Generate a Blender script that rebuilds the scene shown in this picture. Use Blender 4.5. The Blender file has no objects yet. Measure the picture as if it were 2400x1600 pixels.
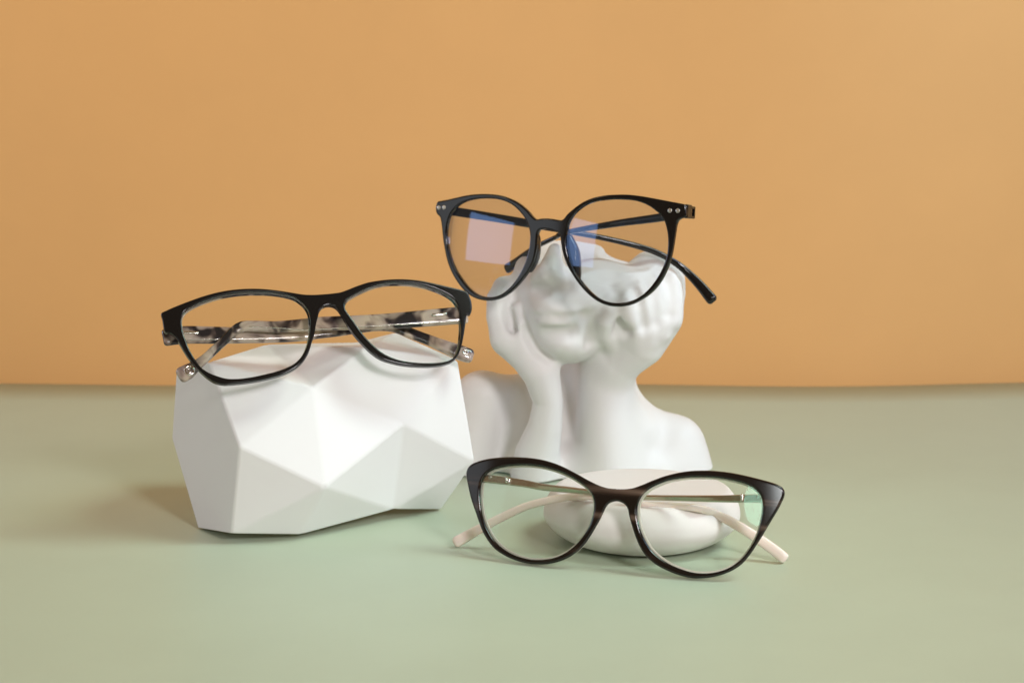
import bpy, bmesh, math, random
import numpy as np
from mathutils import Vector, Matrix
from mathutils.geometry import delaunay_2d_cdt

random.seed(7)
S = bpy.context.scene
COL = S.collection
R = math.radians

# ---------------------------------------------------------------- camera
CAM_H, PITCH, FPX = 0.228, R(9.0), 4000.0          # height (m), downward tilt, focal length in px of a 2400 px frame
cam = bpy.data.cameras.new('camera')
camo = bpy.data.objects.new('camera', cam)
COL.objects.link(camo)
camo.location = (0, 0, CAM_H)
camo.rotation_euler = (math.pi / 2 - PITCH, 0, 0)
cam.sensor_width = 36.0
cam.lens = FPX / 2400 * 36.0
cam.clip_start, cam.clip_end = 0.01, 50
cam.dof.use_dof = True
cam.dof.focus_distance = 0.82
cam.dof.aperture_fstop = 14
S.camera = camo

# ---------------------------------------------------------------- world and lamps
W = bpy.data.worlds.new('World')
S.world = W
W.use_nodes = True
W.node_tree.nodes['Background'].inputs[0].default_value = (1.0, 0.62, 0.32, 1)
W.node_tree.nodes['Background'].inputs[1].default_value = 0.20

def softbox(name, loc, target, sx, sy, power, color, spread=180):
    d = bpy.data.lights.new(name, 'AREA')
    d.shape = 'RECTANGLE'
    d.size, d.size_y = sx, sy
    d.energy = power
    d.color = color
    d.spread = R(spread)
    o = bpy.data.objects.new(name, d)
    COL.objects.link(o)
    o.location = loc
    o.rotation_euler = (Vector(target) - Vector(loc)).to_track_quat('-Z', 'Y').to_euler()
    return o

softbox('front_softbox', (0.62, -0.36, 0.72), (0.0, 0.95, 0.08), 0.27, 0.27, 4.25, (1.0, 0.955, 0.98), 110)
softbox('top_softbox', (0.66, 0.66, 1.05), (-0.09, 0.74, 0.0), 0.40, 0.40, 0.50, (0.84, 1.0, 0.88), 40)
softbox('side_softbox', (1.12, 0.30, 0.42), (0.08, 0.80, 0.06), 0.34, 0.50, 0.60, (0.85, 0.80, 0.95), 90)
softbox('fill_softbox', (-1.02, 1.00, 0.32), (0.0, 0.90, 0.08), 0.36, 0.30, 1.15, (0.72, 0.80, 1.0), 140)
softbox('window_softbox', (-0.937, 0.407, 0.28), (0.0, 0.90, 0.14), 0.46, 0.28, 0.30, (0.80, 0.90, 1.0), 140)
softbox('backdrop_softbox', (0.95, 0.75, 0.90), (0.40, 1.24, 0.42), 0.40, 0.40, 2.6, (0.56, 0.78, 1.0), 100)
softbox('backdrop_left_fill', (-0.85, 0.60, 1.05), (-0.35, 1.24, 0.62), 0.4, 0.4, 1.2, (0.95, 0.82, 0.60), 70)  # added fill lamp, brightens the left side of the backdrop
softbox('round_softbox', (0.09, -0.37, 0.48), (0.08, 0.80, 0.05), 0.16, 0.16, 0.20, (0.95, 1.0, 1.0), 90).data.shape = 'DISK'

S.view_settings.view_transform = 'Standard'
S.view_settings.look = 'None'
S.view_settings.exposure = -0.05
S.view_settings.gamma = 1

# ---------------------------------------------------------------- helpers
CP, SP = math.cos(PITCH), math.sin(PITCH)
CAMP = np.array([0, 0, CAM_H])

def ray(px, py):
    a, b = (px - 1200) / FPX, (py - 800) / FPX
    return np.array([a, CP - b * SP, -SP - b * CP])      # unit depth along the view axis

def at_y(px, py, Y):
    d = ray(px, py)
    return CAMP + d * (Y / d[1])

def at_z(px, py, z):
    d = ray(px, py)
    return CAMP + d * ((z - CAM_H) / d[2])

def px2m(p):
    v = np.asarray(p) - CAMP
    return (v[1] * CP - v[2] * SP) / FPX

def mat(name, color=(.8, .8, .8), rough=.5, metal=0.0, spec=.5, coat=0.0, coat_rough=.05, trans=0.0, sss=0.0, sss_col=None):
    m = bpy.data.materials.new(name)
    m.use_nodes = True
    b = m.node_tree.nodes['Principled BSDF']
    b.inputs['Base Color'].default_value = (*color, 1)
    b.inputs['Roughness'].default_value = rough
    b.inputs['Metallic'].default_value = metal
    b.inputs['Specular IOR Level'].default_value = spec
    b.inputs['Coat Weight'].default_value = coat
    b.inputs['Coat Roughness'].default_value = coat_rough
    b.inputs['Transmission Weight'].default_value = trans
    if sss:
        b.inputs['Subsurface Weight'].default_value = sss
        b.inputs['Subsurface Radius'].default_value = sss_col or (.004, .003, .002)
        b.inputs['Subsurface Scale'].default_value = 1.0
    return m

def N(m, t, **kw):
    n = m.node_tree.nodes.new(t)
    for k, v in kw.items():
        if k in n.inputs:
            n.inputs[k].default_value = v
        else:
            setattr(n, k, v)
    return n

def L(m, a, b):
    m.node_tree.links.new(a, b)

def ramp(m, stops):
    r = m.node_tree.nodes.new('ShaderNodeValToRGB')
    e = r.color_ramp.elements
    while len(e) < len(stops):
        e.new(0.5)
    for i, (p, c) in enumerate(stops):
        e[i].position = p
        e[i].color = (*c, 1) if len(c) == 3 else c
    return r

def bsdf(m):
    return m.node_tree.nodes['Principled BSDF']

def add_bump(m, scale, strength, dist=.0003, detail=4, coord='Object'):
    t = N(m, 'ShaderNodeTexCoord')
    n = N(m, 'ShaderNodeTexNoise')
    n.inputs['Scale'].default_value = scale
    n.inputs['Detail'].default_value = detail
    L(m, t.outputs[coord], n.inputs['Vector'])
    b = N(m, 'ShaderNodeBump')
    b.inputs['Strength'].default_value = strength
    b.inputs['Distance'].default_value = dist
    L(m, n.outputs['Fac'], b.inputs['Height'])
    L(m, b.outputs['Normal'], bsdf(m).inputs['Normal'])
    return n

def mesh_obj(name, verts, faces, m, parent=None, smooth=True, weld=True):
    me = bpy.data.meshes.new(name)
    me.from_pydata([tuple(map(float, v)) for v in verts], [], [tuple(map(int, f)) for f in faces])
    bm = bmesh.new()
    bm.from_mesh(me)
    if weld:
        bmesh.ops.remove_doubles(bm, verts=bm.verts, dist=1e-7)
    bmesh.ops.recalc_face_normals(bm, faces=bm.faces)
    bm.to_mesh(me)
    bm.free()
    if smooth:
        me.polygons.foreach_set('use_smooth', [True] * len(me.polygons))
    me.materials.append(m)
    o = bpy.data.objects.new(name, me)
    COL.objects.link(o)
    if parent is not None:
        o.parent = parent
    return o

def tag(o, label=None, cat=None, group=None, kind=None):
    for k, v in (('label', label), ('category', cat), ('group', group), ('kind', kind)):
        if v:
            o[k] = v
    return o

def catmull(pts, closed=True, step=.8):
    """Centripetal-ish smooth curve through pts (n,k), resampled at about `step`."""
    P = np.asarray(pts, float)
    n = len(P)
    out = []
    rng = range(n) if closed else range(n - 1)
    for i in rng:
        if closed:
            p0, p1, p2, p3 = P[(i - 1) % n], P[i], P[(i + 1) % n], P[(i + 2) % n]
        else:
            p1, p2 = P[i], P[i + 1]
            p0 = P[i - 1] if i > 0 else 2 * p1 - p2
            p3 = P[i + 2] if i + 2 < n else 2 * p2 - p1
        d0 = max(np.linalg.norm(p1 - p0), 1e-6) ** .5
        d1 = max(np.linalg.norm(p2 - p1), 1e-6) ** .5
        d2 = max(np.linalg.norm(p3 - p2), 1e-6) ** .5
        m1 = ((p1 - p0) / d0 - (p2 - p0) / (d0 + d1) + (p2 - p1) / d1) * d1
        m2 = ((p2 - p1) / d1 - (p3 - p1) / (d1 + d2) + (p3 - p2) / d2) * d1
        k = max(1, int(round(np.linalg.norm((p2 - p1)[:2] if P.shape[1] == 2 else (p2 - p1)[:3]) / step)))
        for j in range(k):
            t = j / k
            h00, h10, h01, h11 = 2*t**3-3*t**2+1, t**3-2*t**2+t, -2*t**3+3*t**2, t**3-t**2
            out.append(h00 * p1 + h10 * m1 + h01 * p2 + h11 * m2)
    if not closed:
        out.append(P[-1])
    return np.array(out)

def area2(P):
    x, y = P[:, 0], P[:, 1]
    return .5 * np.sum(x * np.roll(y, -1) - np.roll(x, -1) * y)

def normals2(P):
    t = np.roll(P, -1, 0) - np.roll(P, 1, 0)
    t /= np.linalg.norm(t, axis=1)[:, None] + 1e-12
    n = np.stack([t[:, 1], -t[:, 0]], 1)                 # outward for a counter-clockwise loop
    return n if area2(P) > 0 else -n

def offset2(P, d):
    Q = P + normals2(P) * d
    for _ in range(2):                                   # light smoothing keeps the offset loop tidy
        Q = .25 * np.roll(Q, 1, 0) + .5 * Q + .25 * np.roll(Q, -1, 0)
    return Q

def inside2(P, X):
    x, y = X[:, 0], X[:, 1]
    res = np.zeros(len(X), bool)
    a, b = P, np.roll(P, -1, 0)
    for i in range(len(P)):
        c = ((a[i, 1] > y) != (b[i, 1] > y))
        if c.any():
            xi = (b[i, 0] - a[i, 0]) * (y - a[i, 1]) / (b[i, 1] - a[i, 1] + 1e-15) + a[i, 0]
            res ^= c & (x < xi)
    return res

def dist_loops(loops, X):
    best = np.full(len(X), 1e9)
    for P in loops:
        a, b = P, np.roll(P, -1, 0)
        ab = b - a
        for s in range(0, len(X), 1500):
            x = X[s:s + 1500]
            t = ((x[:, None] - a[None]) * ab[None]).sum(2) / ((ab ** 2).sum(1)[None] + 1e-15)
            t = np.clip(t, 0, 1)
            d = np.linalg.norm(x[:, None] - (a[None] + t[..., None] * ab[None]), axis=2).min(1)
            best[s:s + 1500] = np.minimum(best[s:s + 1500], d)
    return best

def edge_dirs(loops, X):
    """Unit direction from each point towards the nearest edge, i.e. out of the plate."""
    A_ = np.concatenate(loops); B_ = np.concatenate([np.roll(P, -1, 0) for P in loops])
    NN = np.concatenate([normals2(P) * (1 if i == 0 else -1) for i, P in enumerate(loops)])
    NB = np.concatenate([np.roll(normals2(P), -1, 0) * (1 if i == 0 else -1) for i, P in enumerate(loops)])
    ab = B_ - A_
    out = np.zeros_like(X)
    for k in range(0, len(X), 1000):
        x = X[k:k + 1000]
        t = np.clip(((x[:, None] - A_[None]) * ab[None]).sum(2) / ((ab ** 2).sum(1)[None] + 1e-15), 0, 1)
        q = A_[None] + t[..., None] * ab[None]
        i = np.linalg.norm(x[:, None] - q, axis=2).argmin(1)
        tt = t[np.arange(len(x)), i][:, None]
        g = NN[i] * (1 - tt) + NB[i] * tt
        out[k:k + 1000] = g / (np.linalg.norm(g, axis=1)[:, None] + 1e-12)
    return out

def plate(outer, holes, r, grid=1.3, chamfer=False):
    """Triangulate a 2D plate (mm). Returns verts2d, tris, edge distance and the boundary edges."""
    loops = [outer] + holes
    pts, edges = [], []
    for P in loops:
        o = len(pts)
        pts += [tuple(p) for p in P]
        edges += [(o + i, o + (i + 1) % len(P)) for i in range(len(P))]
    extra = []
    for li, P in enumerate(loops):
        nn = normals2(P) * (-1 if li == 0 else 1)
        for f in (.08, .25, .55, 1.0):
            Q = P + nn * r * f
            dd = dist_loops(loops, Q)
            ok = dd > r * f * .92
            extra.append(Q[ok])
    lo, hi = outer.min(0), outer.max(0)
    gx, gy = np.meshgrid(np.arange(lo[0], hi[0], grid), np.arange(lo[1], hi[1], grid))
    G = np.stack([gx.ravel(), gy.ravel()], 1)
    G[:, 0] += (np.arange(len(G)) % 2) * .02
    G = G[inside2(outer, G)]
    for h in holes:
        G = G[~inside2(h, G)]
    G = G[dist_loops(loops, G) > r * 1.35]
    extra.append(G)
    E = np.concatenate(extra)
    ok = inside2(outer, E)
    for h in holes:
        ok &= ~inside2(h, E)
    E = E[ok]
    allp = pts + [tuple(p) for p in E]
    v, e, f, *_ = delaunay_2d_cdt([Vector(p) for p in allp], edges, [], 0, 1e-6)
    V = np.array([(p.x, p.y) for p in v])
    F = np.array(f)
    c = V[F].mean(1)
    ok = inside2(outer, c)
    for h in holes:
        ok &= ~inside2(h, c)
    F = F[ok]
    d = dist_loops(loops, V)
    d[d < 1e-4] = 0
    cnt = {}
    for t in F:
        for a, b in ((t[0], t[1]), (t[1], t[2]), (t[2], t[0])):
            k = (min(a, b), max(a, b))
            cnt[k] = cnt.get(k, 0) + 1
    be = [k for k, n in cnt.items() if n == 1]
    return V, F, d, be

# ---------------------------------------------------------------- a pair of glasses: its own frame (u right, v up, w back)
class Glasses:
    def __init__(s, name, label, px, py, Y, yaw, elev, wrap):
        s.P0 = at_y(px, py, Y)
        ce = math.cos(R(elev))
        s.n = np.array([math.sin(R(yaw)) * ce, -math.cos(R(yaw)) * ce, math.sin(R(elev))])   # front normal
        s.U = np.array([math.cos(R(yaw)), math.sin(R(yaw)), 0])
        s.V = np.cross(s.n, s.U) * -1
        if s.V[2] < 0:
            s.V = -s.V
        s.k = wrap
        e = bpy.data.objects.new(name, None)
        COL.objects.link(e)
        M = Matrix(((s.U[0], s.V[0], s.n[0], s.P0[0]), (s.U[1], s.V[1], s.n[1], s.P0[1]),
                    (s.U[2], s.V[2], s.n[2], s.P0[2]), (0, 0, 0, 1)))
        e.matrix_world = M
        e.empty_display_size = .02
        tag(e, label, 'eyeglasses', 'black rimmed eyeglasses on display')
        s.root = e

    def bend(s, u):                                       # metres behind the flat front at u (metres)
        return s.k * u * u

    def uv(s, px, py, w=0.0):
        """Where the sight line meets the bowed front surface, w metres behind it (metres)."""
        d = ray(px, py)
        b = 0.0
        for _ in range(8):
            t = ((s.P0 - s.n * (w + b) - CAMP) @ s.n) / (d @ s.n)
            q = CAMP + d * t - s.P0
            u = q @ s.U
            b = s.bend(u)
        return np.array([u, q @ s.V])

    def loc(s, px, py, w, bent=False):
        """Local xyz of a point w metres behind the flat front plane (or the bowed one)."""
        d = ray(px, py)
        if bent:
            u, v = s.uv(px, py, w)
            return np.array([u, v, -(w + s.bend(u))])
        t = ((s.P0 - s.n * w - CAMP) @ s.n) / (d @ s.n)
        q = CAMP + d * t - s.P0
        return np.array([q @ s.U, q @ s.V, -w])

    def world(s, l):
        return s.P0 + l[0] * s.U + l[1] * s.V + l[2] * s.n

    def tolocal(s, p):
        q = np.asarray(p) - s.P0
        return np.array([q @ s.U, q @ s.V, q @ s.n])

    def contour(s, pts, step=.8):
        P = np.array([s.uv(*p) for p in pts]) * 1000
        C = catmull(P, True, step)
        return C if area2(C) > 0 else C[::-1]

    def build_plate(s, name, outer, holes, w0, w1, r, m, parent=None):
        """Rounded plate from w0 (front) to w1 (back), in mm."""
        V, F, d, be = plate(outer, holes, r)
        x = np.clip(r - d, 0, r)
        drop = r - np.sqrt(np.maximum(r * r - x * x, 0))
        bz = s.bend(V[:, 0] / 1000) * 1000
        n = len(V)
        front = np.column_stack([V, -(bz + w0 + drop)])
        back = np.column_stack([V, -(bz + w1 - drop)])
        verts = np.concatenate([front, back]) / 1000
        faces = [tuple(f) for f in F] + [(f[0] + n, f[2] + n, f[1] + n) for f in F]
        faces += [(a, b, b + n, a + n) for a, b in be]
        o = mesh_obj(name, verts, faces, m, parent or s.root, weld=False)
        dirs = edge_dirs([outer] + holes, V)
        sn = np.clip(x / r, 0, 1)[:, None]
        cs = np.sqrt(np.maximum(1 - sn ** 2, 0))
        slope = 2 * s.k * V[:, 0] / 1000
        nf = np.column_stack([dirs * sn, cs[:, 0]])
        nb = np.column_stack([dirs * sn, -cs[:, 0]])
        nf[:, 0] += slope * cs[:, 0]; nb[:, 0] -= slope * cs[:, 0]
        nrm = np.concatenate([nf, nb])
        nrm /= np.linalg.norm(nrm, axis=1)[:, None]
        o.data.normals_split_custom_set_from_vertices([tuple(q) for q in nrm])
        return o

    def build_lens(s, hole, w, t, m, dome=.0010):
        P = offset2(hole, .5)
        V, F, d, be = plate(P, [], .1, grid=2.0)
        c = V.mean(0)
        rr = ((V - c) ** 2).sum(1)
        R2 = rr.max()
        bz = s.bend(V[:, 0] / 1000) * 1000 - dome * 1000 * (1 - rr / R2)
        n = len(V)
        verts = np.concatenate([np.column_stack([V, -(bz + w)]), np.column_stack([V, -(bz + w + t)])]) / 1000
        faces = [tuple(f) for f in F] + [(f[0] + n, f[2] + n, f[1] + n) for f in F] + [(a, b, b + n, a + n) for a, b in be]
        return mesh_obj('lens', verts, faces, m, s.root)

def sweep(path, widths, thick, face, m, name, parent, twist=None, ns=20, power=3.2, cap=True, step=.0025):
    """Sweep a rounded bar along path (n,3); widths/thick per point (full sizes); face = direction its flat side looks."""
    P = np.column_stack([path, widths, thick, twist if twist is not None else np.zeros(len(path))])
    C = catmull(P, False, step)
    pos, wd, th, tw = C[:, :3], C[:, 3], C[:, 4], C[:, 5]
    T = np.gradient(pos, axis=0)
    T /= np.linalg.norm(T, axis=1)[:, None]
    if cap:
        ends = []
        for i, sgn in ((0, -1), (-1, 1)):
            lst = []
            e = min(wd[i], th[i]) * .5
            for f in (.45, .75, .92, 1.0):
                lst.append((pos[i] + T[i] * sgn * e * f, T[i], math.sqrt(max(1 - f * f, .0009)), wd[i], th[i], tw[i]))
            ends.append(lst)
        head = ends[0][::-1]
        tail = ends[1]
        pos = np.array([x[0] for x in head] + list(pos) + [x[0] for x in tail])
        T = np.array([x[1] for x in head] + list(T) + [x[1] for x in tail])
        k = np.array([x[2] for x in head] + [1] * len(wd) + [x[2] for x in tail])
        def inset(w_, e_, k_):                            # rounds the end like a pill edge
            return np.maximum(w_ - e_ * (1 - k_) * 1.0, w_ * .02)
        e_ = np.array([min(x[3], x[4]) for x in head] + list(np.minimum(wd, th)) + [min(x[3], x[4]) for x in tail])
        wd = inset(np.array([x[3] for x in head] + list(wd) + [x[3] for x in tail]), e_, k)
        th = inset(np.array([x[4] for x in head] + list(th) + [x[4] for x in tail]), e_, k)
        tw = np.array([x[5] for x in head] + list(tw) + [x[5] for x in tail])
    verts, faces = [], []
    face = np.asarray(face, float)
    for p, t, a, b, q in zip(pos, T, wd, th, tw):
        f = face - t * (face @ t)
        f /= np.linalg.norm(f)
        g = np.cross(t, f)
        if q:
            f, g = f * math.cos(q) + g * math.sin(q), g * math.cos(q) - f * math.sin(q)
        for i in range(ns):
            an = 2 * math.pi * (i + .5) / ns
            cx, sx = math.cos(an), math.sin(an)
            rr = (abs(cx) ** power + abs(sx) ** power) ** (-1 / power)
            verts.append(p + g * cx * rr * a / 2 + f * sx * rr * b / 2)
    nr = len(pos)
    for i in range(nr - 1):
        for j in range(ns):
            a, b = i * ns + j, i * ns + (j + 1) % ns
            faces.append((a, b, b + ns, a + ns))
    faces.append(tuple(range(ns))[::-1])
    faces.append(tuple(range((nr - 1) * ns, nr * ns)))
    return mesh_obj(name, verts, faces, m, parent)

def rbox(name, center, ax, half, m, parent, bev=.0003):
    """Bevelled box; ax = three axis vectors."""
    bm = bmesh.new()
    bmesh.ops.create_cube(bm, size=2)
    for v in bm.verts:
        q = np.asarray(center) + sum(np.asarray(ax[i]) * half[i] * v.co[i] for i in range(3))
        v.co = q
    bmesh.ops.bevel(bm, geom=bm.edges[:], offset=bev, segments=3, profile=.5, affect='EDGES')
    bmesh.ops.recalc_face_normals(bm, faces=bm.faces)
    me = bpy.data.meshes.new(name)
    bm.to_mesh(me)
    bm.free()
    me.polygons.foreach_set('use_smooth', [False] * len(me.polygons))
    me.materials.append(m)
    o = bpy.data.objects.new(name, me)
    COL.objects.link(o)
    o.parent = parent
    return o

def dome(name, c, nrm, r, h, m, parent):
    nrm = np.asarray(nrm, float)
    nrm /= np.linalg.norm(nrm)
    a = np.cross(nrm, [0, 1, .1]); a /= np.linalg.norm(a)
    b = np.cross(nrm, a)
    prof = [(r, -.0006), (r, 0), (r * .93, h * .5), (r * .75, h * .85), (r * .4, h), (r * .02, h)]
    ns, verts, faces = 20, [], []
    for rr, z in prof:
        for i in range(ns):
            t = 2 * math.pi * i / ns
            verts.append(np.asarray(c) + a * math.cos(t) * rr + b * math.sin(t) * rr + nrm * z)
    for k in range(len(prof) - 1):
        for i in range(ns):
            j = (i + 1) % ns
            faces.append((k*ns+i, k*ns+j, (k+1)*ns+j, (k+1)*ns+i))
    faces.append(tuple(range((len(prof)-1)*ns, len(prof)*ns)))
    return mesh_obj(name, verts, faces, m, parent)

def ring(name, c, nrm, r, tube, m, parent, arc=(0, 360)):
    nrm = np.asarray(nrm, float); nrm /= np.linalg.norm(nrm)
    a = np.cross([0, 1, .1], nrm); a /= np.linalg.norm(a)
    b = np.cross(nrm, a)
    full = arc[1] - arc[0] >= 360
    nu, nv, verts, faces = 28, 8, [], []
    for i in range(nu + (0 if full else 1)):
        t = R(arc[0] + (arc[1] - arc[0]) * i / nu)
        rad = a * math.cos(t) + b * math.sin(t)
        for j in range(nv):
            q = 2 * math.pi * j / nv
            verts.append(np.asarray(c) + rad * (r + tube * math.cos(q)) + nrm * tube * math.sin(q))
    for i in range(nu):
        for j in range(nv):
            i2 = (i + 1) % nu if full else i + 1
            faces.append((i*nv+j, i2*nv+j, i2*nv+(j+1) % nv, i*nv+(j+1) % nv))
    if not full:
        faces.append(tuple(range(nv)))
        faces.append(tuple(range(nu*nv, nu*nv+nv)))
    return mesh_obj(name, verts, faces, m, parent)

# zoom-window readings of the photograph -> photograph pixels
def zw(ox, oy, s):
    return lambda pts: [(ox + x / s, oy + y / s) for x, y in pts]
A1, A2 = zw(340, 620, 4.9), zw(700, 620, 4.9)
B1, B2 = zw(1000, 430, 5.058), zw(1280, 430, 5.057)
C1, C2 = zw(1040, 1040, 4.752), zw(1440, 1040, 4.611)

# ---------------------------------------------------------------- setting: tabletop paper and backdrop paper
m_wall = mat('orange_paper', (.725, .405, .156), rough=.72, spec=.25)
add_bump(m_wall, 900, .05, .0002)
m_table = mat('sage_paper', (.465, .54, .41), rough=.46, spec=.35)
add_bump(m_table, 1200, .06, .0002)
def mottle(m, color, amount, scale):
    t = N(m, 'ShaderNodeTexCoord')
    a = N(m, 'ShaderNodeTexNoise'); a.inputs['Scale'].default_value = scale; a.inputs['Detail'].default_value = 6; a.inputs['Roughness'].default_value = .65
    L(m, t.outputs['Object'], a.inputs['Vector'])
    lo = tuple(c * (1 - amount) for c in color); hi = tuple(min(1, c * (1 + amount)) for c in color)
    r_ = ramp(m, [(.3, lo), (.7, hi)])
    L(m, a.outputs['Fac'], r_.inputs[0])
    L(m, r_.outputs[0], bsdf(m).inputs['Base Color'])
mottle(m_table, (.465, .54, .41), .022, 14)
mottle(m_wall, (.725, .405, .156), .02, 9)

edge_px = [(-600, 893), (0, 898), (200, 900.5), (420, 904), (800, 901), (1200, 899), (1500, 899.5), (1650, 902.5),
           (1850, 907), (2050, 905), (2200, 901), (2400, 895), (3000, 890)]
edge = np.array([at_z(x, y, 0)[:2] for x, y in edge_px])

def edge_y(X):
    return float(np.interp(X, edge[:, 0], edge[:, 1]))
xs = np.linspace(-1.6, 1.6, 161)
ey = np.array([edge_y(x) for x in xs])
for _ in range(3):
    ey = np.convolve(np.pad(ey, 2, mode='edge'), [.1, .2, .4, .2, .1], 'valid')
ts = np.linspace(0, 1, 24)
verts, faces = [], []
for t in ts:
    for x, y in zip(xs, ey):
        verts.append((x, -0.25 + (y + .25) * t, 0))
for i in range(len(ts) - 1):
    for j in range(len(xs) - 1):
        a = i * len(xs) + j
        faces.append((a, a + 1, a + len(xs) + 1, a + len(xs)))
table = mesh_obj('tabletop', verts, faces, m_table)
sm = table.modifiers.new('thickness', 'SOLIDIFY'); sm.thickness = .012; sm.offset = -1
tag(table, 'sage green paper tabletop', None, None, 'structure')
zs = np.linspace(-.3, 1.7, 90)
verts, faces = [], []
for z in zs:
    for x, y in zip(xs, ey):
        g = max(0, z) / 1.0
        verts.append((x, y + .0006 + .004 * g * (1 + math.sin(x * 5.1 + z * 2.0)) + .003 * g * (1 + math.sin(x * 2.3 - z * 4 + 1)), z))
for i in range(len(zs) - 1):
    for j in range(len(xs) - 1):
        a = i * len(xs) + j
        faces.append((a, a + 1, a + len(xs) + 1, a + len(xs)))
wall = mesh_obj('wall', verts, faces, m_wall)
tag(wall, 'orange tan paper backdrop', None, None, 'structure')

# ---------------------------------------------------------------- white ceramics
m_white = mat('matt_white_ceramic', (.80, .80, .80), rough=.55, spec=.35)
add_bump(m_white, 420, .05, .0003)
m_bust = mat('bisque_white_ceramic', (.73, .73, .72), rough=.5, spec=.4)
add_bump(m_bust, 350, .04, .0003)
m_disc = mat('warm_white_ceramic', (.79, .76, .74), rough=.5, spec=.4)
add_bump(m_disc, 300, .05, .0003)

# faceted geometric block
def PV(px, py, Y):
    return at_y(px, py, Y)
P2 = PV(561, 1046, .803)
nf = np.array([-.80, -.60, .05])
def on_left(px, py):
    d = ray(px, py)
    return CAMP + d * (((P2 - CAMP) @ nf) / (d @ nf))
pv = {
    'P2': P2, 'U': on_left(490, 848), 'LA': on_left(413, 862), 'LB': on_left(402, 1026), 'L0': on_left(464, 1246), 'P7': on_left(542, 1251),
    'P1': PV(733, 907, .824), 'P3': PV(946, 993, .839), 'P4': PV(762, 1141, .806), 'P5': PV(921, 1194, .850), 'P6': PV(1113, 1081, .864),
    'P8': PV(704, 1253, .8165), 'P9': PV(1034, 1194, .872), 'T': PV(1073, 843, .862), 'K': PV(927, 779, .885), 'M': PV(838, 802, .880),
    'Q': PV(623, 807, .870), 'N': PV(860, 813, .840),
}
keys = list(pv)
ix = {k: i for i, k in enumerate(keys)}
tri = ['U P2 P1', 'U P1 Q', 'Q P1 N', 'Q N M', 'M N K', 'N T K', 'P1 P3 N', 'N P3 T', 'T P3 P6', 'P1 P4 P3', 'P1 P2 P4', 'P2 P7 P4',
       'P7 P8 P4', 'P4 P8 P5', 'P4 P5 P3', 'P3 P5 P6', 'P5 P9 P6']
faces = [[ix[k] for k in t.split()] for t in tri]
faces += [[ix[k] for k in t.split()] for t in ('U LA P2', 'LA LB P2', 'LB L0 P2', 'L0 P7 P2')]
loop = ['LA', 'LB', 'L0', 'P7', 'P8', 'P5', 'P9', 'P6', 'T', 'K', 'M', 'Q', 'U']
verts = [pv[k] for k in keys]
zc = np.mean([pv[k] for k in loop], axis=0)
bk = []
for k in loop:
    p = pv[k]
    q = zc + (p - zc) * .72
    q[1] = max(p[1] + .018, .915)
    q[2] = max(q[2], .0006)
    bk.append(len(verts)); verts.append(q)
for i in range(len(loop)):
    j = (i + 1) % len(loop)
    faces.append([ix[loop[i]], ix[loop[j]], bk[j]])
    faces.append([ix[loop[i]], bk[j], bk[i]])
faces.append(bk[::-1])
verts = np.array(verts)
verts[:, 2] = np.maximum(verts[:, 2], .0004)
block = mesh_obj('faceted_block', verts, faces, m_white, smooth=False)
bv = block.modifiers.new('soft_edges', 'BEVEL'); bv.width = .0011; bv.segments = 3; bv.limit_method = 'ANGLE'; bv.angle_limit = R(3)
tag(block, 'white faceted geometric block of triangles carrying the left pair of glasses', 'ornament')

# pebble-like disc lying in front of the bust
dc = np.array([.0638, .8168, 0])
prof = [(0, .0006), (.028, .0006), (.034, .0012), (.0395, .0035), (.0445, .0072), (.0468, .0110), (.0466, .0148), (.0450, .0185), (.0430, .0212),
        (.0415, .0226), (.0402, .0231), (.038, .0232), (.020, .0233), (0, .0233)]
pr = catmull(np.array(prof) * [1.025, 1.125], False, .0009)
verts, faces, ns = [], [], 96
for r_, z in pr:
    for i in range(ns):
        t = 2 * math.pi * i / ns
        wob = 1 + .006 * math.sin(2 * t + 1) + .004 * math.sin(3 * t)
        verts.append((dc[0] + r_ * wob * math.cos(t), dc[1] + r_ * wob * math.sin(t), z))
for k in range(len(pr) - 1):
    for i in range(ns):
        j = (i + 1) % ns
        faces.append((k*ns+i, k*ns+j, (k+1)*ns+j, (k+1)*ns+i))
disc = mesh_obj('ceramic_disc', verts, faces, m_disc)
tag(disc, 'low round warm white ceramic disc lying in front of the white bust', 'dish')

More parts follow.
